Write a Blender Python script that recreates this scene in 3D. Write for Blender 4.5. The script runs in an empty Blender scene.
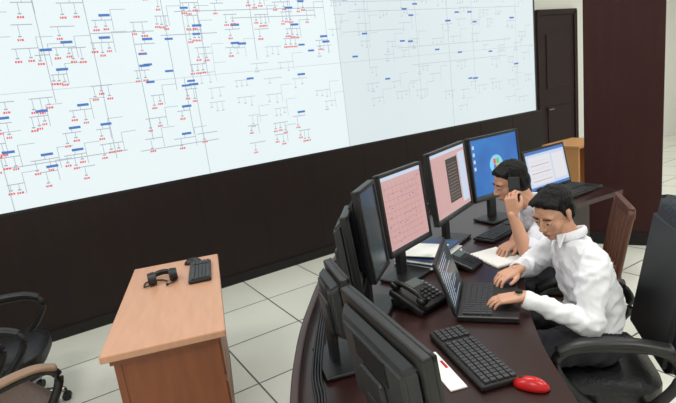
import bpy, bmesh, math, random
from mathutils import Vector, Matrix, noise
random.seed(7)
V=Vector
sc=bpy.context.scene
sc.view_settings.view_transform='Standard'
COL=sc.collection
# ---------------------------------------------------------------- materials
def lin(c):
    return tuple((x/255/12.92) if x/255<=.04045 else ((x/255+.055)/1.055)**2.4 for x in c)+(1,)
def mat(name,c,rough=.5,metal=0,emit=0,noise=0,nscale=8,bump=0,bscale=30,stretch=None,spec=.5,c2=None):
    m=bpy.data.materials.new(name); m.use_nodes=True
    nt=m.node_tree; b=nt.nodes['Principled BSDF']
    b.inputs['Roughness'].default_value=rough; b.inputs['Metallic'].default_value=metal
    b.inputs['Specular IOR Level'].default_value=spec
    col=lin(c); b.inputs['Base Color'].default_value=col
    if emit:
        b.inputs['Base Color'].default_value=(0.02,.02,.02,1)
        b.inputs['Emission Color'].default_value=col; b.inputs['Emission Strength'].default_value=emit
    tc=nt.nodes.new('ShaderNodeTexCoord'); mp=nt.nodes.new('ShaderNodeMapping')
    nt.links.new(tc.outputs['Object'],mp.inputs['Vector'])
    if stretch: mp.inputs['Scale'].default_value=stretch
    if noise:
        n=nt.nodes.new('ShaderNodeTexNoise'); n.inputs['Scale'].default_value=nscale; n.inputs['Detail'].default_value=6
        nt.links.new(mp.outputs['Vector'],n.inputs['Vector'])
        mx=nt.nodes.new('ShaderNodeMix'); mx.data_type='RGBA'
        mx.inputs[6].default_value=col
        mx.inputs[7].default_value=lin(c2) if c2 else tuple(x*(1-noise) for x in col[:3])+(1,)
        nt.links.new(n.outputs['Fac'],mx.inputs[0])
        nt.links.new(mx.outputs[2],b.inputs['Emission Color' if emit else 'Base Color'])
    if bump:
        n2=nt.nodes.new('ShaderNodeTexNoise'); n2.inputs['Scale'].default_value=bscale; n2.inputs['Detail'].default_value=3
        nt.links.new(mp.outputs['Vector'],n2.inputs['Vector'])
        bp_=nt.nodes.new('ShaderNodeBump'); bp_.inputs['Strength'].default_value=bump; bp_.inputs['Distance'].default_value=.02
        nt.links.new(n2.outputs['Fac'],bp_.inputs['Height']); nt.links.new(bp_.outputs['Normal'],b.inputs['Normal'])
    return m
M={}
M['white_wall']=mat('white_wall',(228,228,222),.8)
M['ceil']=mat('ceiling_paint',(225,225,220),.9)
M['panel']=mat('dark_wood_panel',(36,23,22),.5,noise=.5,nscale=3,stretch=(6,6,.6),spec=.3)
M['pillar']=mat('pillar_wood',(56,22,21),.55,noise=.45,nscale=3,stretch=(8,8,.5),spec=.25)
M['door']=mat('door_wood',(44,27,26),.6,noise=.4,nscale=4,stretch=(8,8,.6),spec=.3)
M['groove']=mat('groove',(14,9,8),.8)
M['desk']=mat('desk_dark_wood',(50,26,24),.30,noise=.5,nscale=4,stretch=(5,1,1))
M['deskside']=mat('desk_side',(56,35,34),.4)
M['lam']=mat('warm_laminate',(208,160,130),.42,noise=1,c2=(188,138,108),nscale=5,stretch=(6,1,1))
M['oak']=mat('orange_wood',(148,84,48),.45,noise=1,c2=(116,62,34),nscale=5,stretch=(5,5,.8))
M['ywood']=mat('yellow_wood',(196,142,88),.5,noise=.2)
M['chairwood']=mat('chair_wood',(96,56,40),.45,noise=.3)
M['tan']=mat('tan_armrest',(150,120,98),.45,noise=.2)
M['black']=mat('black_plastic',(24,24,26),.42)
M['black2']=mat('charcoal_plastic',(36,37,40),.5)
M['key']=mat('key_plastic',(52,53,56),.5)
M['leather']=mat('black_leather',(20,20,23),.45,bump=.25,bscale=60)
M['greyl']=mat('brown_leather',(84,68,58),.5,bump=.2,bscale=60)
M['chrome']=mat('chrome',(170,170,170),.25,1)
M['skin']=mat('skin',(212,160,132),.5,noise=.12,nscale=20,bump=.05,bscale=200)
M['lip']=mat('lips',(172,106,94),.5)
M['hair']=mat('hair',(10,9,9),.6,bump=.6,bscale=90,stretch=(1,1,.25),spec=.25)
M['eyew']=mat('eye_white',(200,195,190),.3)
M['shirt']=mat('shirt',(236,238,244),.85,bump=.45,bscale=9,stretch=(1,1,.6))
M['shirt2']=mat('shirt_light',(220,226,236),.85,bump=.45,bscale=9)
M['trous']=mat('trousers',(34,35,42),.8,bump=.4,bscale=10)
M['shoe']=mat('shoe',(16,15,15),.3)
M['paper']=mat('paper',(232,232,228),.8)
M['blue']=mat('blue_folder',(60,84,120),.6)
M['red']=mat('red_gloss',(190,20,22),.3)
M['silver']=mat('silver_plastic',(150,152,155),.35,.3)
M['strap']=mat('watch_metal',(160,150,120),.3,.8)
E={}
E['wall']=mat('videowall_glow',(232,242,243),.4,emit=1.03,noise=1,c2=(222,236,239),nscale=.55)
E['wall2']=mat('videowall_glow_b',(224,234,236),.4,emit=1.02,noise=1,c2=(208,221,226),nscale=.55)
E['g']=mat('line_grey',(160,168,182),.5,emit=1)
E['g2']=mat('line_pale',(186,197,206),.5,emit=1)
E['r']=mat('label_red',(228,100,108),.5,emit=1)
E['b']=mat('label_blue',(64,114,190),.5,emit=1)
E['seam']=mat('seam',(188,199,206),.5,emit=1)
E['pink']=mat('display_pink',(214,170,168),.4,emit=.9)
E['pinkline']=mat('display_line',(186,128,128),.4,emit=.9)
E['win']=mat('display_blue',(40,140,220),.4,emit=.9,noise=1,c2=(20,70,160),nscale=5)
E['glow']=mat('display_cyan',(130,205,240),.4,emit=1)
E['y']=mat('display_yellow',(240,190,40),.4,emit=1)
E['gr']=mat('display_green',(110,190,70),.4,emit=1)
E['or']=mat('display_orange',(220,90,50),.4,emit=1)
E['lt']=mat('display_light',(200,214,236),.4,emit=.95)
E['lt2']=mat('display_white',(226,226,232),.4,emit=.95)
E['lcd']=mat('lcd_grey',(110,125,118),.3,emit=.5)
E['dark']=mat('display_dark',(34,38,44),.15)
E['dark2']=mat('display_greyblue',(66,80,86),.2)
# ---------------------------------------------------------------- helpers
def newobj(name,bm,mats,smooth=False,parent=None,mw=None):
    me=bpy.data.meshes.new(name); bm.to_mesh(me); bm.free()
    for m in mats: me.materials.append(m)
    if smooth:
        for p in me.polygons: p.use_smooth=True
    o=bpy.data.objects.new(name,me); COL.objects.link(o)
    if mw is not None: o.matrix_world=mw
    if parent: o.parent=parent
    return o
def empty(name,loc=(0,0,0),rz=0):
    e=bpy.data.objects.new(name,None); COL.objects.link(e); e.location=loc; e.rotation_euler=(0,0,rz)
    e.empty_display_size=.1
    return e
def bbox(bm,c,s,mi=0,rot=None,bev=0,seg=2):
    b2=bmesh.new(); bmesh.ops.create_cube(b2,size=1)
    bmesh.ops.scale(b2,vec=s,verts=b2.verts)
    if bev: bmesh.ops.bevel(b2,geom=list(b2.edges)+list(b2.verts),offset=bev,segments=seg,affect='EDGES',profile=.5)
    m=Matrix.Translation(c)
    if rot is not None: m=m@rot.to_4x4()
    b2.transform(m)
    merge(bm,b2,mi)
def merge(bm,b2,mi=0):
    for f in b2.faces: f.material_index=mi
    me=bpy.data.meshes.new('tmp'); b2.to_mesh(me); b2.free(); bm.from_mesh(me); bpy.data.meshes.remove(me)
def bcyl(bm,a,b,r1,r2=None,mi=0,n=16):
    a=V(a);b=V(b); r2=r1 if r2 is None else r2
    b2=bmesh.new(); bmesh.ops.create_cone(b2,cap_ends=True,segments=n,radius1=r1,radius2=r2,depth=(b-a).length)
    q=(b-a).to_track_quat('Z','Y').to_matrix().to_4x4()
    b2.transform(Matrix.Translation((a+b)/2)@q); merge(bm,b2,mi)
def bsph(bm,c,r,mi=0,sub=2):
    b2=bmesh.new(); bmesh.ops.create_icosphere(b2,subdivisions=sub,radius=1)
    bmesh.ops.scale(b2,vec=(r if hasattr(r,'__len__') else (r,r,r)),verts=b2.verts)
    b2.transform(Matrix.Translation(c)); merge(bm,b2,mi)
def tube(bm,pts,r,mi=0,n=10,flat=1.0,up=V((0,0,1)),closed=False):
    P=[V(p) for p in pts]
    out=[];N=len(P)
    rng=range(N if closed else N-1)
    for i in rng:
        p0=P[(i-1)%N] if (closed or i>0) else P[0]; p1=P[i]; p2=P[(i+1)%N]; p3=P[(i+2)%N] if (closed or i+2<N) else P[-1]
        for k in range(5):
            t=k/5
            out.append(.5*((2*p1)+(-p0+p2)*t+(2*p0-5*p1+4*p2-p3)*t*t+(-p0+3*p1-3*p2+p3)*t**3))
    if not closed: out.append(P[-1])
    rings=[];K=len(out)
    for i,p in enumerate(out):
        tg=(out[(i+1)%K]-out[i-1]) if closed else (out[min(i+1,K-1)]-out[max(i-1,0)])
        tg.normalize(); s=tg.cross(up)
        if s.length<1e-3: s=V((1,0,0))
        s.normalize(); u=s.cross(tg)
        rings.append([bm.verts.new(p+s*math.cos(2*math.pi*j/n)*r+u*math.sin(2*math.pi*j/n)*r*flat) for j in range(n)])
    for i in range(K if closed else K-1):
        for j in range(n):
            f=bm.faces.new((rings[i][j],rings[i][(j+1)%n],rings[(i+1)%K][(j+1)%n],rings[(i+1)%K][j])); f.material_index=mi;f.smooth=True
    if not closed:
        for rr in (rings[0],rings[-1]):
            f=bm.faces.new(rr); f.material_index=mi
def quad(bm,c,mi):
    f=bm.faces.new([bm.verts.new(x) for x in c]); f.material_index=mi
# ---------------------------------------------------------------- room shell
TH=math.radians(30.55); U=V((math.cos(TH),math.sin(TH),0)); Nn=V((-math.sin(TH),math.cos(TH),0)); O=V((0,5.31,0))
WM=Matrix.Translation(O)@Matrix.Rotation(TH,4,'Z')
def wbox(name,s0,s1,t0,t1,z0,z1,m,bev=0):
    bm=bmesh.new(); bbox(bm,((s0+s1)/2,(t0+t1)/2,(z0+z1)/2),(s1-s0,t1-t0,z1-z0),bev=bev)
    return newobj(name,bm,[m],mw=WM)
fm=bpy.data.materials.new('floor_tiles'); fm.use_nodes=True; nt=fm.node_tree; b=nt.nodes['Principled BSDF']; b.inputs['Roughness'].default_value=.3
tc=nt.nodes.new('ShaderNodeTexCoord'); br=nt.nodes.new('ShaderNodeTexBrick')
br.offset=0; br.squash=1
br.inputs['Scale'].default_value=1; br.inputs['Brick Width'].default_value=.6; br.inputs['Row Height'].default_value=.6
br.inputs['Mortar Size'].default_value=.006; br.inputs['Mortar Smooth'].default_value=.1
br.inputs['Color1'].default_value=lin((232,233,222)); br.inputs['Color2'].default_value=lin((226,228,216)); br.inputs['Mortar'].default_value=lin((84,86,82))
nt.links.new(tc.outputs['Object'],br.inputs['Vector'])
nz=nt.nodes.new('ShaderNodeTexNoise'); nz.inputs['Scale'].default_value=60
mx=nt.nodes.new('ShaderNodeMix'); mx.data_type='RGBA'; mx.blend_type='MULTIPLY'; mx.inputs[0].default_value=.10
nt.links.new(tc.outputs['Object'],nz.inputs['Vector']); nt.links.new(br.outputs['Color'],mx.inputs[6]); nt.links.new(nz.outputs['Fac'],mx.inputs[7])
nt.links.new(mx.outputs[2],b.inputs['Base Color'])
wbox('floor',-6,9,-7.5,1.2,-.1,0,fm)
wbox('ceiling',-6,9,-7.5,1.2,3.95,4.05,M['ceil'])
bm=bmesh.new(); bbox(bm,((-6+3.52)/2,.35,.55),(9.52,.7,1.10))
for i in range(16):
    s=-5.8+i*.62
    if s<3.5: bbox(bm,(s,-.001,.56),(.008,.004,1.06),1)
newobj('wall_front',bm,[M['panel'],M['groove']],mw=WM)
wbox('baseboard_front',-6,3.52,-.015,0,0,.09,M['groove'])
wbox('wall_back',3.54,9,.72,.85,0,3.95,M['white_wall'])
wbox('wall_left',-6.1,-6,-7.5,.9,0,3.95,M['white_wall'])
wbox('wall_near',-6,9,-7.6,-7.5,0,3.95,M['white_wall'])
wbox('wall_right',9,9.1,-7.5,.9,0,3.95,M['white_wall'])
bm=bmesh.new()
bbox(bm,(4.84,.69,1.235),(.86,.05,2.47),0)
for dz in (.62,1.75): bbox(bm,(4.84,.66,dz),(.6,.02,.85),0,bev=.01)
for sx in (4.37,5.31): bbox(bm,(sx,.68,1.26),(.08,.07,2.52),0)
bbox(bm,(4.84,.68,2.51),(1.0,.07,.08),0)
bcyl(bm,(4.5,.66,1.0),(4.5,.60,1.0),.012,mi=1); bcyl(bm,(4.5,.60,1.0),(4.62,.60,1.0),.01,mi=1)
newobj('door_1',bm,[M['door'],M['chrome']],mw=WM)
# ---------------------------------------------------------------- video wall
vw=empty('video_wall')
S0=-2.90-1.57*2; W=1.565; zb=1.12; rows=3; RH=.88
bm=bmesh.new()
bbox(bm,((S0+3.38)/2,.33,(zb+zb+rows*RH)/2),(3.38-S0+.05,.66,rows*RH+.04),0)
newobj('cabinet',bm,[M['black']],mw=WM,parent=vw)
bm=bmesh.new()
for c in range(6):
    for r in range(rows):
        s0=-2.90+(c-2)*W
        s1=min(s0+W,3.38)
        z0=zb+r*RH
        quad(bm,[(s0+.0015,-.006,z0+.001),(s1-.0015,-.006,z0+.001),(s1-.0015,-.006,z0+RH-.001),(s0+.0015,-.006,z0+RH-.001)],1 if c>=4 else 0)
        quad(bm,[(s1-.004,-.0065,z0),(s1+.004,-.0065,z0),(s1+.004,-.0065,z0+RH),(s1-.004,-.0065,z0+RH)],2)
        if r: quad(bm,[(s0,-.0065,z0-.002),(s1,-.0065,z0-.002),(s1,-.0065,z0+.002),(s0,-.0065,z0+.002)],2)
newobj('screens',bm,[E['wall'],E['wall2'],E['seam']],mw=WM,parent=vw)
bm=bmesh.new()
def rq(s,z,w,h,mi,d=0): quad(bm,[(s,-.009-d,z),(s+w,-.009-d,z),(s+w,-.009-d,z+h),(s,-.009-d,z+h)],mi)
def word(s,z,h,mi,n=3):
    x=s
    for k in range(n):
        w=random.uniform(.008,.016); rq(x,z,w,h,mi,.001); x+=w+.004
def station(s,z,faint=False,sc_=1.0):
    L=random.uniform(.10,.2)*sc_; g=1 if faint else 0
    rq(s,z,L,.006,g)
    if random.random()<(.15 if faint else .55):
        rq(s+L*.4,z+.03,.085*sc_,.020,3,.001); rq(s+L*.5,z,.004,.03,g)
    n=random.randint(1,3)
    for k in range(n):
        x=s+L*(k+.3)/n; d=random.uniform(.03,.08)
        rq(x,z-d,.004,d,g); rq(x-.012,z-d-.012,.024,.010,g)
        if not faint or random.random()<.15: word(x-.022,z-d-.04,.016,2 if not faint else 1)
    if random.random()<.4: rq(s+L,z-.08,.004,.16,g); rq(s+L,z+.08,.12,.004,g)
def region(s0,s1,z0,z1,ds,dz,prob,faint):
    z=z0
    while z<z1:
        s=s0+random.uniform(0,ds*.5)
        while s<s1:
            if random.random()<prob: station(s,z+random.uniform(-.03,.03),faint)
            s+=ds*random.uniform(.8,1.2)
        z+=dz
region(-5.6,-3.0,1.3,3.6,.32,.2,.6,False)
region(-3.0,-2.15,1.35,2.3,.24,.155,.85,False)
region(-3.0,-1.75,2.3,3.6,.3,.18,.7,False)
region(-1.85,-1.3,1.5,2.3,.26,.2,.55,False)
region(-1.0,-.2,1.35,1.55,.25,.16,.8,False)
region(-1.7,.0,2.25,3.6,.3,.13,.65,False)
region(-1.3,.1,1.6,2.25,.28,.15,.6,True)
region(.1,3.2,2.35,3.6,.30,.14,.75,True)
region(.5,3.2,1.6,2.3,.30,.15,.7,True)
region(1.6,3.2,1.35,1.6,.3,.2,.5,True)
for s,z,L in ((-2.1,2.72,1.2),(-1.5,2.66,1.6),(-1.4,2.55,1.5),(-.9,2.48,.9),(-1.55,2.36,.5),(.2,2.6,1.4),(.4,2.5,2.6),(-2.1,2.4,.5),(.3,2.3,.8),(1.2,1.9,1.6),(-2.9,1.45,.9),(-1.9,1.42,.7),(1.0,2.1,1.9)):
    rq(s,z,L,.006,1 if s>0 else 0)
for s,z,h in ((-2.1,1.4,1.5),(-1.78,1.5,.9),(-1.5,1.9,.76),(-1.42,1.5,.5),(-1.2,2.0,.55),(-.7,2.1,.7),(.1,2.1,.9),(.6,1.9,.8),(1.3,1.6,1.2),(2.2,1.5,1.2),(3.0,1.5,1.2),(-2.45,1.9,.9),(-.3,2.3,.5)):
    rq(s,z,.005,h,1 if s>0 else 0)
for i in range(16):
    s=random.uniform(.2,3.1); z=random.uniform(1.45,2.75); rq(s,z,.07,.018,3,.001)
for i in range(16):
    s=random.uniform(-1.9,0); z=random.uniform(1.9,2.8); rq(s,z,.07,.018,3,.001)
newobj('diagram',bm,[E['g'],E['g2'],E['r'],E['b']],mw=WM,parent=vw)
# ---------------------------------------------------------------- pillar
bm=bmesh.new()
pc=V((2.34,4.60,0)); d1=V((.866,-.5,0)); d2=V((.5,.866,0)); pcen=pc+d1*.31+d2*.31
bbox(bm,(0,0,1.975),(.62,.62,3.95),0,bev=.004)
bbox(bm,(0,0,.06),(.64,.64,.12),1)
newobj('pillar',bm,[M['pillar'],M['groove']],mw=Matrix.Translation(pcen)@Matrix.Rotation(math.radians(-30),4,'Z'))
# ---------------------------------------------------------------- side table
bm=bmesh.new()
bbox(bm,(0,0,.735),(.62,.5,.03),0,bev=.004)
for x in (-.28,.28): bbox(bm,(x,0,.36),(.03,.46,.72),0)
bbox(bm,(0,.2,.45),(.54,.02,.5),0)
newobj('side_table',bm,[M['ywood']],mw=Matrix.Translation((3.02,6.15,0))@Matrix.Rotation(TH,4,'Z'))
# ---------------------------------------------------------------- small wooden desk
DA=math.radians(13.5)
dcx=(-1.44-.92-.56-1.09)/4+.02; dcy=(3.16+3.29+2.09+1.97)/4
DM=Matrix.Translation((dcx,dcy,0))@Matrix.Rotation(DA,4,'Z')
wd=empty('wooden_desk',(0,0,0))
bm=bmesh.new(); bbox(bm,(0,0,.7325),(.54,1.22,.035),0,bev=.006); newobj('top',bm,[M['lam']],mw=DM,parent=wd)
bm=bmesh.new()
bbox(bm,(0,0,.700),(.48,1.16,.03),0)
bbox(bm,(-.215,0,.36),(.03,1.12,.68),0)
bbox(bm,(.215,0,.36),(.03,1.12,.68),0)
bbox(bm,(0,-.54,.39),(.42,.03,.62),0); bbox(bm,(0,.54,.39),(.42,.03,.62),0)
bbox(bm,(0,0,.04),(.46,1.14,.08),1)
for i in range(3): bbox(bm,(.233,-.38,.58-i*.2),(.012,.34,.17),0,bev=.004)
newobj('carcass',bm,[M['oak'],M['chairwood']],mw=DM,parent=wd)
# ---------------------------------------------------------------- keyboards, mice, phones
def keyboard(name,loc,rz,L=.44,D=.15,m='black'):
    e=empty(name,loc,rz)
    bm=bmesh.new(); bbox(bm,(0,0,.012),(L,D,.02),0,bev=.006)
    nx=19;ny=5
    for j in range(ny):
        for i in range(nx):
            if i in (14,): continue
            bbox(bm,(-L/2+.018+i*(L-.036)/(nx-1),-D/2+.018+j*(D-.045)/(ny-1),.026),((L-.036)/(nx-1)*.82,(D-.045)/(ny-1)*.78,.008),1)
    newobj('keys',bm,[M[m],M['key']],parent=e); return e
def mouse(name,loc,rz,m='black',m2='black'):
    e=empty(name,loc,rz); bm=bmesh.new()
    b2=bmesh.new(); bmesh.ops.create_uvsphere(b2,u_segments=24,v_segments=14,radius=1)
    for v in b2.verts:
        if v.co.z<0: v.co.z*=.05
        v.co.x*=1-.12*math.cos(v.co.y*2)*.5
    bmesh.ops.scale(b2,vec=(.031,.056,.034),verts=b2.verts); b2.transform(Matrix.Translation((0,0,.003))); merge(bm,b2,0)
    bbox(bm,(0,.028,.031),(.006,.016,.008),1,bev=.002); bbox(bm,(0,.0,.033),(.002,.05,.002),1)
    newobj('shell',bm,[M[m],M[m2]],smooth=True,parent=e); return e
def desk_phone(name,loc,rz,off_hook=False,s=1.0):
    e=empty(name,loc,rz); e.scale=(s,s,s); bm=bmesh.new()
    R=Matrix.Rotation(math.radians(18),3,'X')
    bbox(bm,(0,0,.04),(.19,.20,.035),0,rot=R,bev=.01)
    bbox(bm,(0,.05,.020),(.17,.09,.036),0,bev=.005)
    bbox(bm,(.03,.055,.078),(.10,.05,.006),2,rot=R)
    for j in range(4):
        for i in range(3): bbox(bm,(.0+i*.028,-.06+j*.02,.043+j*.0065),(.018,.012,.006),1,rot=R)
    for j in range(6): bbox(bm,(.083,-.06+j*.02,.043+j*.0065),(.012,.010,.006),3,rot=R)
    if not off_hook:
        tube(bm,[(-.062,-.085,.065),(-.062,-.05,.088),(-.062,.03,.11),(-.062,.085,.11)],.014,0,flat=.8)
        bbox(bm,(-.062,-.075,.060),(.044,.045,.03),0,rot=R,bev=.012); bbox(bm,(-.062,.075,.098),(.044,.045,.03),0,rot=R,bev=.012)
    newobj('body',bm,[M['black'],M['key'],E['lcd'],M['silver']],parent=e); return e
ztop=.751
keyboard('keyboard',(-.89,2.92,ztop),math.radians(103),L=.36,D=.13)
# headset
e=empty('headset',(-1.10,2.86,ztop),math.radians(20)); bm=bmesh.new()
arc=[(math.cos(a)*.070,math.sin(a)*.080,.018+.012*math.sin(a)) for a in [math.pi*k/8 for k in range(9)]]
tube(bm,[(-.070,-.03,.03)]+arc[::-1]+[(.070,-.03,.03)],.012,0,n=8,flat=1.5)
for sx in (-1,1):
    bcyl(bm,(sx*.050,-.04,.040),(sx*.083,-.04,.040),.040,.035,n=20); bcyl(bm,(sx*.036,-.04,.040),(sx*.050,-.04,.040),.034,.040,mi=1,n=20)
tube(bm,[(.082,-.05,.02),(.06,-.10,.012),(.02,-.12,.012)],.004,0,n=6); bsph(bm,(.018,-.12,.012),.009)
tube(bm,[(-.08,-.06,.01),(-.11,-.05,.005),(-.10,.02,.005),(-.05,.03,.005),(0,.0,.005),(.02,-.04,.005)],.004,0,n=6)
newobj('band',bm,[M['black'],M['black2']],parent=e)
mouse('computer_mouse',(-.99,3.13,ztop),math.radians(110))
# ---------------------------------------------------------------- operator console
def bez(P,n=8):
    P=[V((p[0],p[1],0)) for p in P]; out=[]
    for i in range(len(P)-1):
        p0=P[max(i-1,0)];p1=P[i];p2=P[i+1];p3=P[min(i+2,len(P)-1)]
        for k in range(n):
            t=k/n; out.append(.5*((2*p1)+(-p0+p2)*t+(2*p0-5*p1+4*p2-p3)*t*t+(-p0+3*p1-3*p2+p3)*t**3))
    out.append(P[-1]); return out
outer=bez([(-.19,1.0),(-.225,1.35),(-.23,1.7),(-.19,2.15),(-.05,2.8),(.32,3.4),(.95,3.95),(1.75,4.4)])
inner=bez([(.60,1.0),(.64,1.3),(.68,1.65),(.78,2.05),(.96,2.5),(1.22,2.95),(1.6,3.35),(2.15,3.65)])
oc=empty('control_console')
def slab(outer,inner,z0,z1,mats,name,side=1):
    bm=bmesh.new(); n=len(outer)
    T=[[bm.verts.new((p.x,p.y,z)) for p in L] for L in (outer,inner) for z in (z0,z1)]
    o0,o1,i0,i1=T
    for k in range(n-1):
        bm.faces.new((o1[k],i1[k],i1[k+1],o1[k+1])); bm.faces.new((o0[k],o0[k+1],i0[k+1],i0[k]))
        f=bm.faces.new((o0[k],o1[k],o1[k+1],o0[k+1])); f.material_index=side
        f=bm.faces.new((i0[k],i0[k+1],i1[k+1],i1[k])); f.material_index=side
    bm.faces.new((o0[0],i0[0],i1[0],o1[0])); bm.faces.new((o0[-1],o1[-1],i1[-1],i0[-1]))
    bmesh.ops.recalc_face_normals(bm,faces=bm.faces)
    return newobj(name,bm,mats,parent=oc)
slab(outer,inner,.715,.75,[M['desk'],M['deskside']],'desktop')
def off(L,d):
    out=[]
    for k in range(len(L)):
        t=(L[min(k+1,len(L)-1)]-L[max(k-1,0)]).normalized(); out.append(L[k]+V((t.y,-t.x,0))*d)
    return out
slab(off(outer,.0),off(outer,.03),0.0,.80,[M['deskside'],M['desk']],'front_panel')
slab(off(outer,.03),off(outer,.09),.75,.765,[M['desk'],M['deskside']],'cable_ledge')
slab(off(inner,-.30),off(inner,-.28),0.02,.715,[M['deskside'],M['desk']],'modesty_panel')
bm=bmesh.new(); tube(bm,[p+V((0,0,.80)) for p in off(outer,.015)[::4]],.016,0,n=8,flat=.5); newobj('edge_trim',bm,[M['deskside']],smooth=True,parent=oc)
# ---------------------------------------------------------------- monitors
def monitor(name,BL,BR,zb,h,tilt=6,content='dark',zdesk=.751,thick=.045,bez_=.018,back='black2',stand=True):
    BL=V((BL[0],BL[1],0)); BR=V((BR[0],BR[1],0)); w=(BR-BL).length; d=(BR-BL).normalized()
    c=(BL+BR)/2; rz=math.atan2(d.y,d.x)
    e=empty(name,(c.x,c.y,zdesk),rz)
    T=Matrix.Translation((0,0,zb-zdesk))@Matrix.Rotation(math.radians(-tilt),4,'X')
    def add(nm,bm,ms,sm=False):
        bm.transform(T); return newobj(nm,bm,ms,smooth=sm,parent=e)
    bm=bmesh.new()
    bbox(bm,(0,.012,h/2),(w,.026,h),0,bev=.006)
    bbox(bm,(0,-.004,bez_/2),(w,.012,bez_),0,bev=.003); bbox(bm,(0,-.004,h-bez_/2),(w,.012,bez_),0,bev=.003)
    bbox(bm,(-w/2+bez_/2,-.004,h/2),(bez_,.012,h),0,bev=.003); bbox(bm,(w/2-bez_/2,-.004,h/2),(bez_,.012,h),0,bev=.003)
    add('bezel',bm,[M['black']])
    bm=bmesh.new()
    b2=bmesh.new(); bmesh.ops.create_cube(b2,size=1); bmesh.ops.scale(b2,vec=(w*.93,thick,h*.88),verts=b2.verts)
    for v in b2.verts:
        if v.co.y>0: v.co.x*=.82; v.co.z*=.78
    bmesh.ops.bevel(b2,geom=list(b2.edges),offset=.012,segments=3,affect='EDGES'); b2.transform(Matrix.Translation((0,.022+thick/2,h*.5))); merge(bm,b2,0)
    bbox(bm,(0,.022+thick,h*.40),(.13,.03,.13),1,bev=.01)
    for k in range(9): bbox(bm,(0,.0235+thick,h*.62+k*.008),(w*.4,.003,.003),1)
    add('housing',bm,[M[back],M['black']])
    bm=bmesh.new(); X0=-w/2+bez_;X1=w/2-bez_;Z0=bez_;Z1=h-bez_
    def q(x0,x1,z0,z1,mi,y=-.0035): 
        ax=X0+(X1-X0)*x0; bx=X0+(X1-X0)*x1; az=Z0+(Z1-Z0)*z0; bz=Z0+(Z1-Z0)*z1
        quad(bm,[(ax,y,az),(bx,y,az),(bx,y,bz),(ax,y,bz)],mi)
    ms=[E['dark'],E['pink'],E['pinkline'],E['win'],E['glow'],E['y'],E['gr'],E['or'],E['lt'],E['b'],E['dark2']]
    if content=='pink':
        q(0,1,0,1,1); q(0,1,.95,1,8,-.0042); q(0,1,0,.035,10,-.0042)
        for k in range(9): q(.05+.1*k,.054+.1*k,.1+.05*(k%3),.9,2,-.0042)
        for k in range(10): q(.06,.9,.12+.08*k,.125+.08*k,2,-.0044)
        for k in range(40):
            x=random.uniform(.05,.9);z=random.uniform(.08,.88); q(x,x+.03,z,z+.012,2 if k%4 else 9,-.0046)
    elif content=='pinkblack':
        q(0,1,0,1,1); q(0,1,.95,1,8,-.0042); q(0,1,0,.035,10,-.0042); q(.40,.74,.18,.86,0,-.0048); q(.78,.97,.1,.9,8,-.0044)
        for k in range(12): q(.43,.70,.22+.05*k,.225+.05*k,2,-.0052)
        for k in range(7): q(.05+.05*k,.054+.05*k,.1,.9,2,-.0042)
    elif content=='desktop':
        q(0,1,0,1,3); q(0,1,0,.05,10,-.0042)
        r=.15; cx=X0+(X1-X0)*.5; cz=Z0+(Z1-Z0)*.52
        vs=[bm.verts.new((cx+math.cos(a*math.pi/12)*r*.42,-.0041,cz+math.sin(a*math.pi/12)*r*.42)) for a in range(24)]
        f=bm.faces.new(vs); f.material_index=4
        q(.44,.495,.53,.62,7,-.0045); q(.505,.56,.53,.62,6,-.0045); q(.44,.495,.43,.52,9,-.0045); q(.505,.56,.43,.52,5,-.0045)
        for k in range(4): q(.03,.07,.85-.12*k,.91-.12*k,8,-.0045)
    elif content=='grey': q(0,1,0,1,10)
    else: q(0,1,0,1,0)
    add('display',bm,ms)
    if stand:
        bm=bmesh.new(); hz=zb-zdesk
        bbox(bm,(0,.075,(hz+h*.35)/2+.01),(.07,.03,hz+h*.35),0,bev=.008)
        bbox(bm,(0,.05,.010),(.24,.18,.018),0,bev=.008,seg=3)
        newobj('stand',bm,[M['black']],parent=e)
    return e
monitor('monitor',(.215,2.28),(.475,2.57),.92,.41,5,'pink')
monitor('monitor',(.54,2.70),(.855,3.11),.92,.42,5,'pinkblack')
monitor('monitor',(.875,3.12),(1.285,3.37),.92,.42,5,'desktop')
monitor('monitor',(.11,1.99),(.20,2.23),.92,.41,5,'grey')
monitor('monitor',(.05,1.92),(.08,2.13),.90,.35,5,'dark')
monitor('monitor',(.02,1.60),(-.04,1.84),.86,.26,5,'dark')
monitor('monitor',(.185,.92),(.03,1.35),.865,.34,6,'pink',thick=.035)
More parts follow.
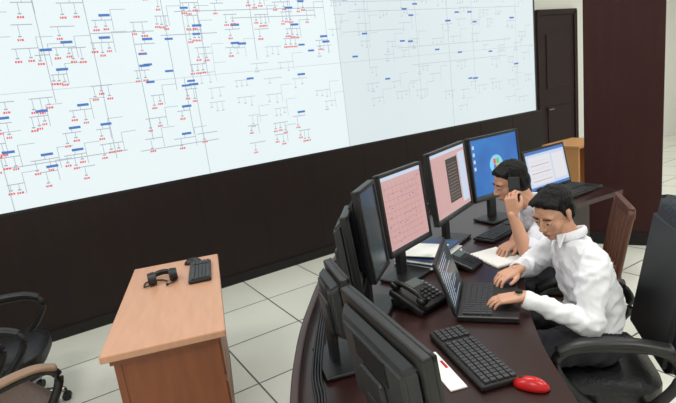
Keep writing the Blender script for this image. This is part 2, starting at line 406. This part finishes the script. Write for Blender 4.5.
# ---------------------------------------------------------------- laptops
def laptop(name,HL,HR,z,depth,ph,ang,content='dark'):
    HL=V((HL[0],HL[1],0));HR=V((HR[0],HR[1],0)); w=(HR-HL).length; d=(HR-HL).normalized(); c=(HL+HR)/2
    e=empty(name,(c.x,c.y,z),math.atan2(d.y,d.x))
    bm=bmesh.new(); bbox(bm,(0,-depth/2,.013),(w,depth,.024),0,bev=.005)
    bbox(bm,(0,-depth*.33,.026),(w*.88,depth*.46,.003),1)
    for j in range(5):
        for i in range(15): bbox(bm,(-w*.42+i*w*.84/14,-depth*.13-j*depth*.1,.029),(w*.045,depth*.08,.004),2)
    bbox(bm,(0,-depth*.78,.0262),(w*.26,depth*.26,.002),2,bev=.0005)
    newobj('base',bm,[M['black'],M['black2'],M['key']],parent=e)
    T=Matrix.Translation((0,0,.022))@Matrix.Rotation(math.radians(-ang),4,'X')
    bm=bmesh.new(); bbox(bm,(0,.006,ph/2),(w,.012,ph),0,bev=.004); bbox(bm,(0,.0125,ph*.6),(.05,.002,.02),1)
    bm.transform(T); newobj('lid',bm,[M['black'],M['silver']],parent=e)
    bm=bmesh.new()
    def q(x0,x1,z0,z1,mi,y=-.001): quad(bm,[(-w/2+w*x0,y,ph*z0),(-w/2+w*x1,y,ph*z0),(-w/2+w*x1,y,ph*z1),(-w/2+w*x0,y,ph*z1)],mi)
    if content=='light':
        q(.04,.96,.07,.95,0); q(.04,.96,.07,.13,2,-.002); q(.08,.60,.17,.82,6,-.002); q(.04,.96,.88,.95,2,-.002); q(.64,.92,.2,.8,6,-.002)
        for k in range(6): q(.12,.56,.25+.09*k,.262+.09*k,0 if k%2 else 4,-.003)
    elif content=='code':
        q(.04,.96,.07,.95,5)
        for k in range(14): q(.08,.08+random.uniform(.2,.7),.14+.055*k,.15+.055*k,0,-.002)
    bm.transform(T); newobj('display',bm,[E['lt'],E['pink'],E['b'],E['dark2'],E['pinkline'],E['dark2'],E['lt2']],parent=e)
    return e
laptop('laptop',(.43,1.90),(.55,2.24),.751,.245,.245,18,'code')
laptop('laptop',(1.48,3.72),(1.93,4.0),.751,.26,.34,12,'light')
# ---------------------------------------------------------------- desk clutter
desk_phone('desk_telephone',(.31,2.11,.751),math.radians(40))
desk_phone('desk_telephone',(.63,2.50,.751),math.radians(50),off_hook=True,s=.75)
keyboard('keyboard',(.405,1.62,.751),math.radians(103),L=.40,D=.14)
keyboard('keyboard',(.98,2.97,.751),math.radians(42),L=.40,D=.14)
keyboard('keyboard',(1.78,3.66,.751),math.radians(32),L=.34,D=.12)
mouse('computer_mouse',(.54,1.41,.751),math.radians(60),'red','black')
e=empty('document_stack',(.47,2.68,.751),math.radians(48)); bm=bmesh.new()
for i in range(9):
    bbox(bm,(random.uniform(-.012,.012),random.uniform(-.012,.012),.004+i*.006),(.33,.24,.005),0 if i%4 else 1,rot=Matrix.Rotation(random.uniform(-.08,.08),3,'Z'))
bbox(bm,(.04,-.03,.062),(.26,.18,.009),1,rot=Matrix.Rotation(.1,3,'Z'),bev=.002)
bbox(bm,(-.05,-.01,.070),(.21,.22,.004),0,rot=Matrix.Rotation(.25,3,'Z'))
newobj('sheets',bm,[M['paper'],M['blue']],parent=e)
e=empty('notebook',(.82,2.56,.751),math.radians(20)); bm=bmesh.new()
bbox(bm,(0,0,.006),(.19,.25,.011),0,bev=.002); bbox(bm,(0,0,.0125),(.18,.24,.002),1)
newobj('pages',bm,[M['paper'],M['paper'],M['black']],parent=e)
e=empty('document_sheet',(.29,1.56,.751),math.radians(13)); bm=bmesh.new()
bbox(bm,(0,0,.003),(.06,.24,.004),0); bbox(bm,(.02,.03,.0055),(.01,.05,.001),1); newobj('sheet',bm,[M['paper'],M['red']],parent=e)
# cables
e=empty('cable_bundle'); bm=bmesh.new()
for i,(x,mi) in enumerate(((-.155,0),(-.145,0),(-.135,0),(-.125,0))):
    tube(bm,[(x,1.2,.773),(x+.01,1.4,.785+.008*i),(x-.01,1.6,.773),(x,1.9,.775),(x+.02,2.2,.773)],.004,mi,n=6)
newobj('cords',bm,[M['black'],M['red']],parent=e)
# ---------------------------------------------------------------- chairs
def cushion(bm,w,d,t,M4,mi=0,crown=.02):
    b2=bmesh.new(); bmesh.ops.create_cube(b2,size=1)
    bmesh.ops.subdivide_edges(b2,edges=b2.edges,cuts=6,use_grid_fill=True)
    for v in b2.verts:
        x,y,z=v.co*2
        k=(abs(x)**4+abs(y)**4)**.25; m=max(abs(x),abs(y),1e-6)
        if k>0: x*=m/k; y*=m/k
        edge=min(1,max(abs(x),abs(y)))
        zz=z*(1-.45*edge**5)+(crown/t*2)*(1-x*x)*(1-y*y)*(1 if z>0 else .0)
        v.co=(x*w/2,y*d/2,zz*t/2)
    b2.transform(M4)
    for f in b2.faces: f.smooth=True
    merge(bm,b2,mi)
def office_chair(name,loc,rz,seat_z=.47,back_h=.72,mcol='leather',armcol='black',wide=.5):
    e=empty(name,(loc[0],loc[1],0),rz)
    bm=bmesh.new()
    cushion(bm,wide,.48,.11,Matrix.Translation((0,.02,seat_z-.055)),0,crown=.02)
    Rb=Matrix.Translation((0,-.24,seat_z+.02))@Matrix.Rotation(math.radians(100),4,'X')
    for (y0,hh,ww,tt) in ((.0,back_h*.36,wide*.94,.10),(back_h*.30,back_h*.38,wide*1.0,.11),(back_h*.62,back_h*.38,wide*.9,.11)):
        cushion(bm,ww,hh,tt,Rb@Matrix.Translation((0,y0+hh/2,0)),0,crown=.012)
    newobj('upholstery',bm,[M[mcol]],parent=e,smooth=True)
    bm=bmesh.new()
    bs=bmesh.new(); bbox(bs,(0,back_h*.45,-.045),(wide*.8,back_h*.8,.03),0,bev=.012); bs.transform(Rb); merge(bm,bs,0)
    for sx in (-1,1):
        x=sx*(wide/2+.045)
        tube(bm,[(sx*wide*.4,-.12,seat_z-.09),(x,-.13,seat_z-.04),(x,-.22,seat_z+.08),(x,-.18,seat_z+.19),(x,-.02,seat_z+.215),(x,.16,seat_z+.20),(x,.22,seat_z+.13),(x,.16,seat_z+.02),(x-sx*.01,.08,seat_z-.06),(sx*wide*.4,.06,seat_z-.09)],.018,0,flat=1.2)
        tube(bm,[(x,-.19,seat_z+.21),(x,-.05,seat_z+.235),(x,.12,seat_z+.228),(x,.21,seat_z+.19)],.034,2,flat=.5,n=12)
    bcyl(bm,(0,0,.1),(0,0,seat_z-.1),.028,mi=1); bbox(bm,(0,0,seat_z-.11),(.2,.22,.03),0,bev=.01)
    bcyl(bm,(0,0,.07),(0,0,.14),.045,.035,mi=0)
    for k in range(5):
        a=k*2*math.pi/5+.3; ca,sa=math.cos(a),math.sin(a)
        tube(bm,[(0,0,.115),(ca*.15,sa*.15,.105),(ca*.29,sa*.29,.075)],.022,1,n=8,flat=.8)
        bcyl(bm,(ca*.29-sa*.02,sa*.29+ca*.02,.028),(ca*.29+sa*.02,sa*.29-ca*.02,.028),.027,mi=0)
        bcyl(bm,(ca*.29,sa*.29,.04),(ca*.29,sa*.29,.08),.01,mi=0)
    newobj('frame',bm,[M['black'],M['chrome'],M[armcol]],parent=e)
    return e
office_chair('office_chair',(1.08,2.03),math.radians(74),seat_z=.44,back_h=.68,wide=.54)
office_chair('office_chair',(-2.17,2.84),math.radians(-70),seat_z=.44,back_h=.6,wide=.52)
office_chair('armchair',(-1.78,2.15),math.radians(-35),seat_z=.45,back_h=.6,mcol='greyl',armcol='tan',wide=.5)
# wooden slat chair
e=empty('wooden_chair',(1.34,2.80,0),math.radians(71)); bm=bmesh.new()
bbox(bm,(0,0,.425),(.40,.42,.03),0,bev=.01)
for sx in (-1,1):
    tube(bm,[(sx*.18,-.2,0),(sx*.18,-.2,.44),(sx*.18,-.24,.72),(sx*.18,-.28,.93)],.018,0,n=8)
    tube(bm,[(sx*.18,.18,0),(sx*.18,.18,.43)],.019,0,n=8)
bbox(bm,(0,-.28,.915),(.39,.028,.07),0,bev=.01); bbox(bm,(0,-.22,.56),(.36,.025,.05),0,bev=.008)
for k in range(5): 
    x=-.13+k*.065; tube(bm,[(x,-.22,.56),(x,-.25,.75),(x,-.28,.90)],.010,0,n=8)
for y in (-.19,.18): bbox(bm,(0,y,.22),(.36,.02,.03),0)
newobj('frame',bm,[M['chairwood']],parent=e)
# ---------------------------------------------------------------- people
def remesh_union(name,prims,vox,smooth_it,mats,parent=None,T=None,wrinkle=()):
    bm=bmesh.new(); samples=[]
    for sp,mi in prims:
        b2=bmesh.new()
        for c,r in sp:
            b3=bmesh.new(); bmesh.ops.create_icosphere(b3,subdivisions=3 if len(sp)==1 else 2,radius=1)
            rr=r if hasattr(r,'__len__') else (r,r,r)
            bmesh.ops.scale(b3,vec=rr,verts=b3.verts); b3.transform(Matrix.Translation(c)); merge(b2,b3)
        if len(sp)>1:
            g=bmesh.ops.convex_hull(b2,input=b2.verts)
            junk=[x for x in g['geom_interior']+g['geom_unused'] if isinstance(x,bmesh.types.BMVert) and x.is_valid]
            bmesh.ops.delete(b2,geom=junk,context='VERTS')
            hf=set(x for x in g['geom'] if isinstance(x,bmesh.types.BMFace) and x.is_valid)
            dead=[f for f in b2.faces if f not in hf]
            if dead: bmesh.ops.delete(b2,geom=dead,context='FACES_ONLY')
            bmesh.ops.recalc_face_normals(b2,faces=b2.faces)
        merge(bm,b2)
        for i in range(len(sp)):
            for j in range(i,len(sp)):
                for k in range(9):
                    t=k/8; c=V(sp[i][0]).lerp(V(sp[j][0]),t)
                    ri=sp[i][1];rj=sp[j][1]
                    ri=max(ri) if hasattr(ri,'__len__') else ri; rj=max(rj) if hasattr(rj,'__len__') else rj
                    samples.append((c,ri*(1-t)+rj*t,mi))
                    if i==j: break
    if T is not None:
        bm.transform(T); samples=[(T@c,r,m) for c,r,m in samples]
    o=newobj(name,bm,[])
    md=o.modifiers.new('r','REMESH'); md.mode='VOXEL'; md.voxel_size=vox
    if smooth_it:
        s=o.modifiers.new('s','SMOOTH'); s.iterations=smooth_it; s.factor=.5
    dg=bpy.context.evaluated_depsgraph_get(); me=bpy.data.meshes.new_from_object(o.evaluated_get(dg))
    o.modifiers.clear(); old=o.data; o.data=me; bpy.data.meshes.remove(old); me.name=name
    for m in mats: me.materials.append(m)
    multi=len(set(m for _,_,m in samples))>1
    for p in me.polygons:
        p.use_smooth=True
        if multi:
            c=p.center; best=1e9;bi=0
            for sc_,r,mi in samples:
                dd=(c-sc_).length-r
                if dd<best: best=dd;bi=mi
            p.material_index=bi
        else: p.material_index=samples[0][2]
    if wrinkle:
        mark=set()
        for p in me.polygons:
            if p.material_index in wrinkle: mark.update(p.vertices)
        nrm=[v.normal.copy() for v in me.vertices]
        for i in mark:
            v=me.vertices[i]; c=v.co
            w=noise.noise(V((c.x*9,c.y*9,c.z*14)))
            r1=1-abs(noise.noise(V((c.x*11+3,c.y*11+c.z*6,c.z*13-c.x*7))))*2.4
            r2=1-abs(noise.noise(V((c.x*20-c.z*9,c.y*20+7,c.z*22+c.x*10))))*3.0
            v.co=c+nrm[i]*(w*.008+max(r1,0)*.012+max(r2,0)*.005-.003)
    if parent: o.parent=parent
    return o
def frame(origin,fwd,up):
    y=V(fwd).normalized(); x=y.cross(V(up)).normalized(); z=x.cross(y)
    m=Matrix((x,y,z)).transposed().to_4x4(); m.translation=V(origin); return m
def head(parent,origin,fwd,up=(0,0,1)):
    T=frame(origin,fwd,up)@Matrix.Scale(.96,4)
    P=[([((0,-.014,.035),(.074,.092,.080))],0),
       ([((0,.018,-.02),(.061,.068,.083))],0),
       ([((-.034,.012,-.058),.026),((.034,.012,-.058),.026),((0,.060,-.088),.020)],0),
       ([((-.036,.048,-.022),.027),((.036,.048,-.022),.027)],0),
       ([((0,.080,.020),.008),((0,.103,-.018),.0105)],0),
       ([((-.012,.094,-.022),.0085),((.012,.094,-.022),.0085)],0),
       ([((-.040,.066,.034),.014),((.040,.066,.034),.014)],0),
       ([((-.014,.084,-.052),.007),((.014,.084,-.052),.007)],0),
       ([((-.012,.081,-.063),.007),((.012,.081,-.063),.007)],0),
       ([((0,.0,-.05),.05),((0,-.03,-.13),.055)],0)]
    for sx in (-1,1):
        P.append(([((sx*.076,-.012,.012),(.009,.014,.018)),((sx*.073,-.006,-.022),(.008,.009,.012))],0))
    remesh_union('head',P,.0042,3,[M['skin']],parent,T)
    H=[([((0,-.026,.052),(.080,.093,.078))],0),([((0,-.048,.0),(.070,.066,.080))],0)]
    for i in range(13):
        x=-.066+i*.011
        y=.056-(abs(x)/.07)**2*.022
        H.append(([((x*.8,.0,.126-abs(x)*.5),.012),((x,y,.106-abs(x)*.4),.012),((x*1.02+.006,y+.012,.088-abs(x)*.2+.005*((i*7)%3)),.006)],0))
    for i in range(40):
        a=random.uniform(0,2*math.pi); r=random.uniform(.1,.95); z=math.sqrt(1-r*r)
        p=V((math.cos(a)*r*.078,-.026+math.sin(a)*r*.088,.054+z*.076)); q=p+V((random.uniform(-.006,.02),random.uniform(-.004,.02),-.004))
        H.append(([(p,.006),(q,.004)],0))
    for sx in (-1,1): H.append(([((sx*.070,.012,.055),.012),((sx*.071,.008,.004),.005)],0)); H.append(([((sx*.068,-.04,.03),.016),((sx*.060,-.045,-.03),.012)],0))
    remesh_union('hair',H,.0042,1,[M['hair']],parent,T)
    bm=bmesh.new()
    for sx in (-1,1):
        bsph(bm,(sx*.030,.0745,.010),(.0135,.010,.0075),0,3)
        bsph(bm,(sx*.030,.0835,.0075),(.0055,.003,.005),1,3)
        bsph(bm,(sx*.030,.0750,.0145),(.0155,.011,.0065),3,3)
        b2=bmesh.new(); tube(b2,[(sx*.013,.0835,.028),(sx*.030,.0850,.034),(sx*.048,.0745,.030)],.0032,0,n=8,flat=.8); merge(bm,b2,1)
    b2=bmesh.new(); tube(b2,[(-.020,.083,-.0565),(-.008,.0905,-.056),(.008,.0905,-.056),(.020,.083,-.0565)],.0026,0,n=8); merge(bm,b2,2)
    b2=bmesh.new(); tube(b2,[(-.017,.083,-.061),(0,.0895,-.0625),(.017,.083,-.061)],.0035,0,n=8); merge(bm,b2,2)
    bm.transform(T); newobj('face_details',bm,[M['eyew'],M['hair'],M['lip'],M['skin']],smooth=True,parent=parent)
def hand(parent,wrist,fwd,backn,thumb=1,curl=(25,30,20),spread=1.0,nm='hand',tcurl=0,s=.90):
    T=frame(wrist,fwd,backn)@Matrix.Scale(s,4)
    P=[([((-.012,-.03,0),.021),((.012,-.03,0),.021),((-.028,.03,0),.014),((.030,.03,0),.015),((-.034,.080,0),.0105),((.034,.082,0),.0115)],0)]
    base=[(.033,.086,.070,.0088),(.0115,.090,.080,.0090),(-.0115,.087,.073,.0086),(-.033,.080,.058,.0076)]
    for i,(x,y,L,r) in enumerate(base):
        x*=thumb; p=V((x,y-.008,0)); a=math.radians(-curl[0]*(1+.1*i)); sp=x*3.0*spread
        seg=[.46,.30,.24]; pts=[p]
        for k in range(3):
            if k: a-=math.radians(curl[k])
            dirn=V((math.sin(sp*.6),math.cos(a)*math.cos(sp*.6),math.sin(a))); p=p+dirn*L*seg[k]; pts.append(p)
        rr=[r*1.12,r,r*.93,r*.8]
        for k in range(3): P.append(([(pts[k],rr[k]),(pts[k+1],rr[k+1])],0))
    t=[V((thumb*.022,.010,-.006)),V((thumb*.046,.034,-.014-tcurl*.3)),V((thumb*(.056-tcurl*.6),.064,-.020-tcurl)),V((thumb*(.056-tcurl*1.5),.088,-.026-tcurl*1.4))]
    tr=[.0165,.0125,.0105,.0085]
    for k in range(3): P.append(([(t[k],tr[k]),(t[k+1],tr[k+1])],0))
    remesh_union(nm,P,.0034,2,[M['skin']],parent,T)
def body(parent,J,shirt,sleeve=1.0):
    S,K,TR,SH=0,1,2,3
    hipL,hipR=V(J['hipL']),V(J['hipR']); hip=(hipL+hipR)/2
    shL,shR=V(J['shL']),V(J['shR']); nk=V(J['neck']); hd=V(J['head']); bellyc=hip.lerp((shL+shR)/2,.38)+V(J.get('belly',(0,0,0)))
    across=(shL-shR).normalized(); chest=hip.lerp((shL+shR)/2,.74)
    fw=V(J['fwd']).normalized()
    P=[];SK=[]
    P.append(([(hipL,.094),(hipR,.094)],TR))
    lo=hip.lerp(bellyc,.5)
    P.append(([(lo+across*.065,.096),(lo-across*.065,.096),(bellyc+across*.065,.098),(bellyc-across*.065,.098)],S))
    P.append(([(bellyc+across*.065,.098),(bellyc-across*.065,.098),(chest+across*.085,.100),(chest-across*.085,.100)],S))
    P.append(([(chest+across*.085,.100),(chest-across*.085,.100),(shL-across*.03,.064),(shR+across*.03,.064),(nk-V((0,0,.04)),.06)],S))
    P.append(([(shL,.060),(shR,.060),(nk-V((0,0,.03)),.052)],S))
    SK.append(([(nk-V((0,0,.04)),.050),(nk.lerp(hd,.55),.049)],0))
    cuffs=bmesh.new()
    def ring(c,ax,r,th,fl):
        T=frame(c,ax,V((0.3,0.2,1)) if abs(V(ax).normalized().z)<.9 else V((1,0,0))); b2=bmesh.new()
        tube(b2,[(math.cos(a)*r,0,math.sin(a)*r) for a in [2*math.pi*k/12 for k in range(12)]],th,0,n=10,flat=fl,up=V((0,1,0)),closed=True)
        b2.transform(T); merge(cuffs,b2,0)
    for s in 'LR':
        sh,el,wr=V(J['sh'+s]),V(J['el'+s]),V(J['wr'+s])
        if sleeve>=1:
            P.append(([(sh,.066),(sh.lerp(el,.5),.058),(el,.050)],S))
            P.append(([(el,.050),(el.lerp(wr,.76),.036)],S)); SK.append(([(el.lerp(wr,.6),.028),(wr,.024)],0))
            ring(el.lerp(wr,.86),wr-el,.033,.007,3.0)
        else:
            P.append(([(sh,.066),(sh.lerp(el,.62),.058)],S))
            SK.append(([(sh.lerp(el,.3),.044),(el,.040)],0)); SK.append(([(el,.040),(el.lerp(wr,.35),.039),(wr,.026)],0))
            ring(sh.lerp(el,.80),el-sh,.053,.008,3.6)
        hp,kn,an=V(J['hip'+s]),V(J['kn'+s]),V(J['an'+s])
        P.append(([(hp-V((0,0,.01)),.094),(hp.lerp(kn,.5),.080),(kn,.062)],TR))
        P.append(([(kn,.062),(kn.lerp(an,.35),.060),(an,.048)],TR))
        toe=an+V(J['toe'])*.16; toe.z=.03; heel=an-V(J['toe'])*.05; heel.z=.035
        P.append(([(heel,.033),(toe,.028),(an+V(J['toe'])*.03-V((0,0,.02)),.04)],SH))
    newobj('cuffs',cuffs,[shirt],parent=parent,smooth=True)
    remesh_union('body',P,.009,5,[shirt,M['skin'],M['trous'],M['shoe']],parent,wrinkle=(0,2))
    remesh_union('neck_and_arms',SK,.006,3,[M['skin']],parent)
    ax=(nk.lerp(hd,.6)-nk).normalized(); T=frame(nk+ax*.004,fw,ax)
    bm=bmesh.new()
    tube(bm,[(math.sin(a)*.060,math.cos(a)*.060,.004-.012*math.cos(a)) for a in [math.radians(18+k*324/12) for k in range(13)]],.010,0,n=10,flat=2.0)
    for sx in (-1,1):
        b2=bmesh.new(); vs=[b2.verts.new(q) for q in ((sx*.014,.066,.010),(sx*.052,.052,.012),(sx*.045,.082,-.045))]
        f=b2.faces.new(vs); r=bmesh.ops.extrude_face_region(b2,geom=[f]); 
        for v in r['geom']:
            if isinstance(v,bmesh.types.BMVert): v.co+=V((0,.007,.002))
        merge(bm,b2,0)
    bm.transform(T); newobj('collar',bm,[shirt],parent=parent,smooth=False)
m1=empty('seated_man')
J=dict(hipL=(1.06,1.96,.545),hipR=(1.09,2.14,.545),shL=(1.01,1.92,.92),shR=(1.06,2.26,.93),neck=(1.005,2.095,.995),head=(.94,2.12,1.105),fwd=(-1,-.1,0),belly=(.03,0,0),
 elL=(.95,1.83,.71),wrL=(.70,1.93,.815),elR=(.93,2.39,.76),wrR=(.79,2.20,.82),
 knL=(.70,1.93,.56),knR=(.72,2.22,.56),anL=(.76,1.90,.10),anR=(.74,2.2,.10),toe=(-1,.05,0))
body(m1,J,M['shirt'])
head(m1,(.938,2.115,1.10),(-.80,-.42,-.42))
hand(m1,(.70,1.93,.815),(-1,.18,-.10),(0,0,1),thumb=1,curl=(10,26,22),nm='hand_left')
hand(m1,(.79,2.20,.82),(-.9,-.35,-.12),(0,0,1),thumb=-1,curl=(12,26,22),nm='hand_right')
bm=bmesh.new(); a=V((.702,1.929,.814)); dr=V((-1,.18,-.05)).normalized()
bcyl(bm,a-dr*.008,a+dr*.008,.0265,mi=0,n=24); bcyl(bm,a+V((0,0,.022)),a+V((0,0,.031)),.015,mi=1,n=24); newobj('wristwatch',bm,[M['strap'],M['black']],parent=m1)
m2=empty('seated_man')
J=dict(hipL=(1.28,2.68,.54),hipR=(1.30,2.86,.54),shL=(1.12,2.54,.95),shR=(1.14,2.86,.94),neck=(1.065,2.69,1.01),head=(.96,2.67,1.13),fwd=(-1,-.05,0),
 elL=(.945,2.45,.79),wrL=(.895,2.50,1.00),elR=(1.05,2.80,.80),wrR=(.93,2.62,.80),
 knL=(.88,2.66,.56),knR=(.90,2.86,.56),anL=(.92,2.66,.10),anR=(.93,2.86,.10),toe=(-1,.05,0))
body(m2,J,M['shirt2'],sleeve=.5)
head(m2,(.953,2.675,1.13),(-.95,-.02,-.34))
hand(m2,(.897,2.505,1.01),(-.02,.25,1),(-.80,-.55,.1),thumb=1,curl=(18,50,45),nm='hand_left',tcurl=.008)
hand(m2,(.93,2.62,.80),(-.8,-.6,-.05),(0,0,1),thumb=-1,curl=(12,30,20),nm='hand_right')
bm=bmesh.new(); bbox(bm,(0,0,0),(.014,.058,.150),0,bev=.005); bbox(bm,(-.0075,0,.0),(.001,.05,.12),1)
newobj('mobile_phone',bm,[M['black'],E['dark']],parent=m2,mw=Matrix.Translation((.930,2.558,1.112))@Matrix.Rotation(math.radians(80),4,'Z')@Matrix.Rotation(math.radians(14),4,'Y'))
# ---------------------------------------------------------------- lights
def area(name,s,t,z,sx,sy,p,c=(1,.98,.95)):
    l=bpy.data.lights.new(name,'AREA'); l.shape='RECTANGLE'; l.size=sx; l.size_y=sy; l.energy=p; l.color=c
    o=bpy.data.objects.new(name,l); COL.objects.link(o); o.matrix_world=WM@Matrix.Translation((s,t,z)); return o
for s in (-4,-.5,3,6.5):
    for t in (-5.2,-2.2):
        area('ceiling_light' ,s,t,3.93,1.0,1.0,51)
w=bpy.data.worlds.new('World'); sc.world=w; w.use_nodes=True; w.node_tree.nodes['Background'].inputs[0].default_value=(.6,.65,.7,1); w.node_tree.nodes['Background'].inputs[1].default_value=.15
# ---------------------------------------------------------------- camera
f=500;p=math.atan(f/2216);R=math.radians(7)
cam=bpy.data.cameras.new('camera'); cam.sensor_width=36; cam.lens=f/676*36; cam.clip_start=.02
co=bpy.data.objects.new('camera',cam); COL.objects.link(co)
co.matrix_world=Matrix.Translation((0,0,1.75))@Matrix.Rotation(math.pi/2-p,4,'X')@Matrix.Rotation(-R,4,'Z')
sc.camera=co
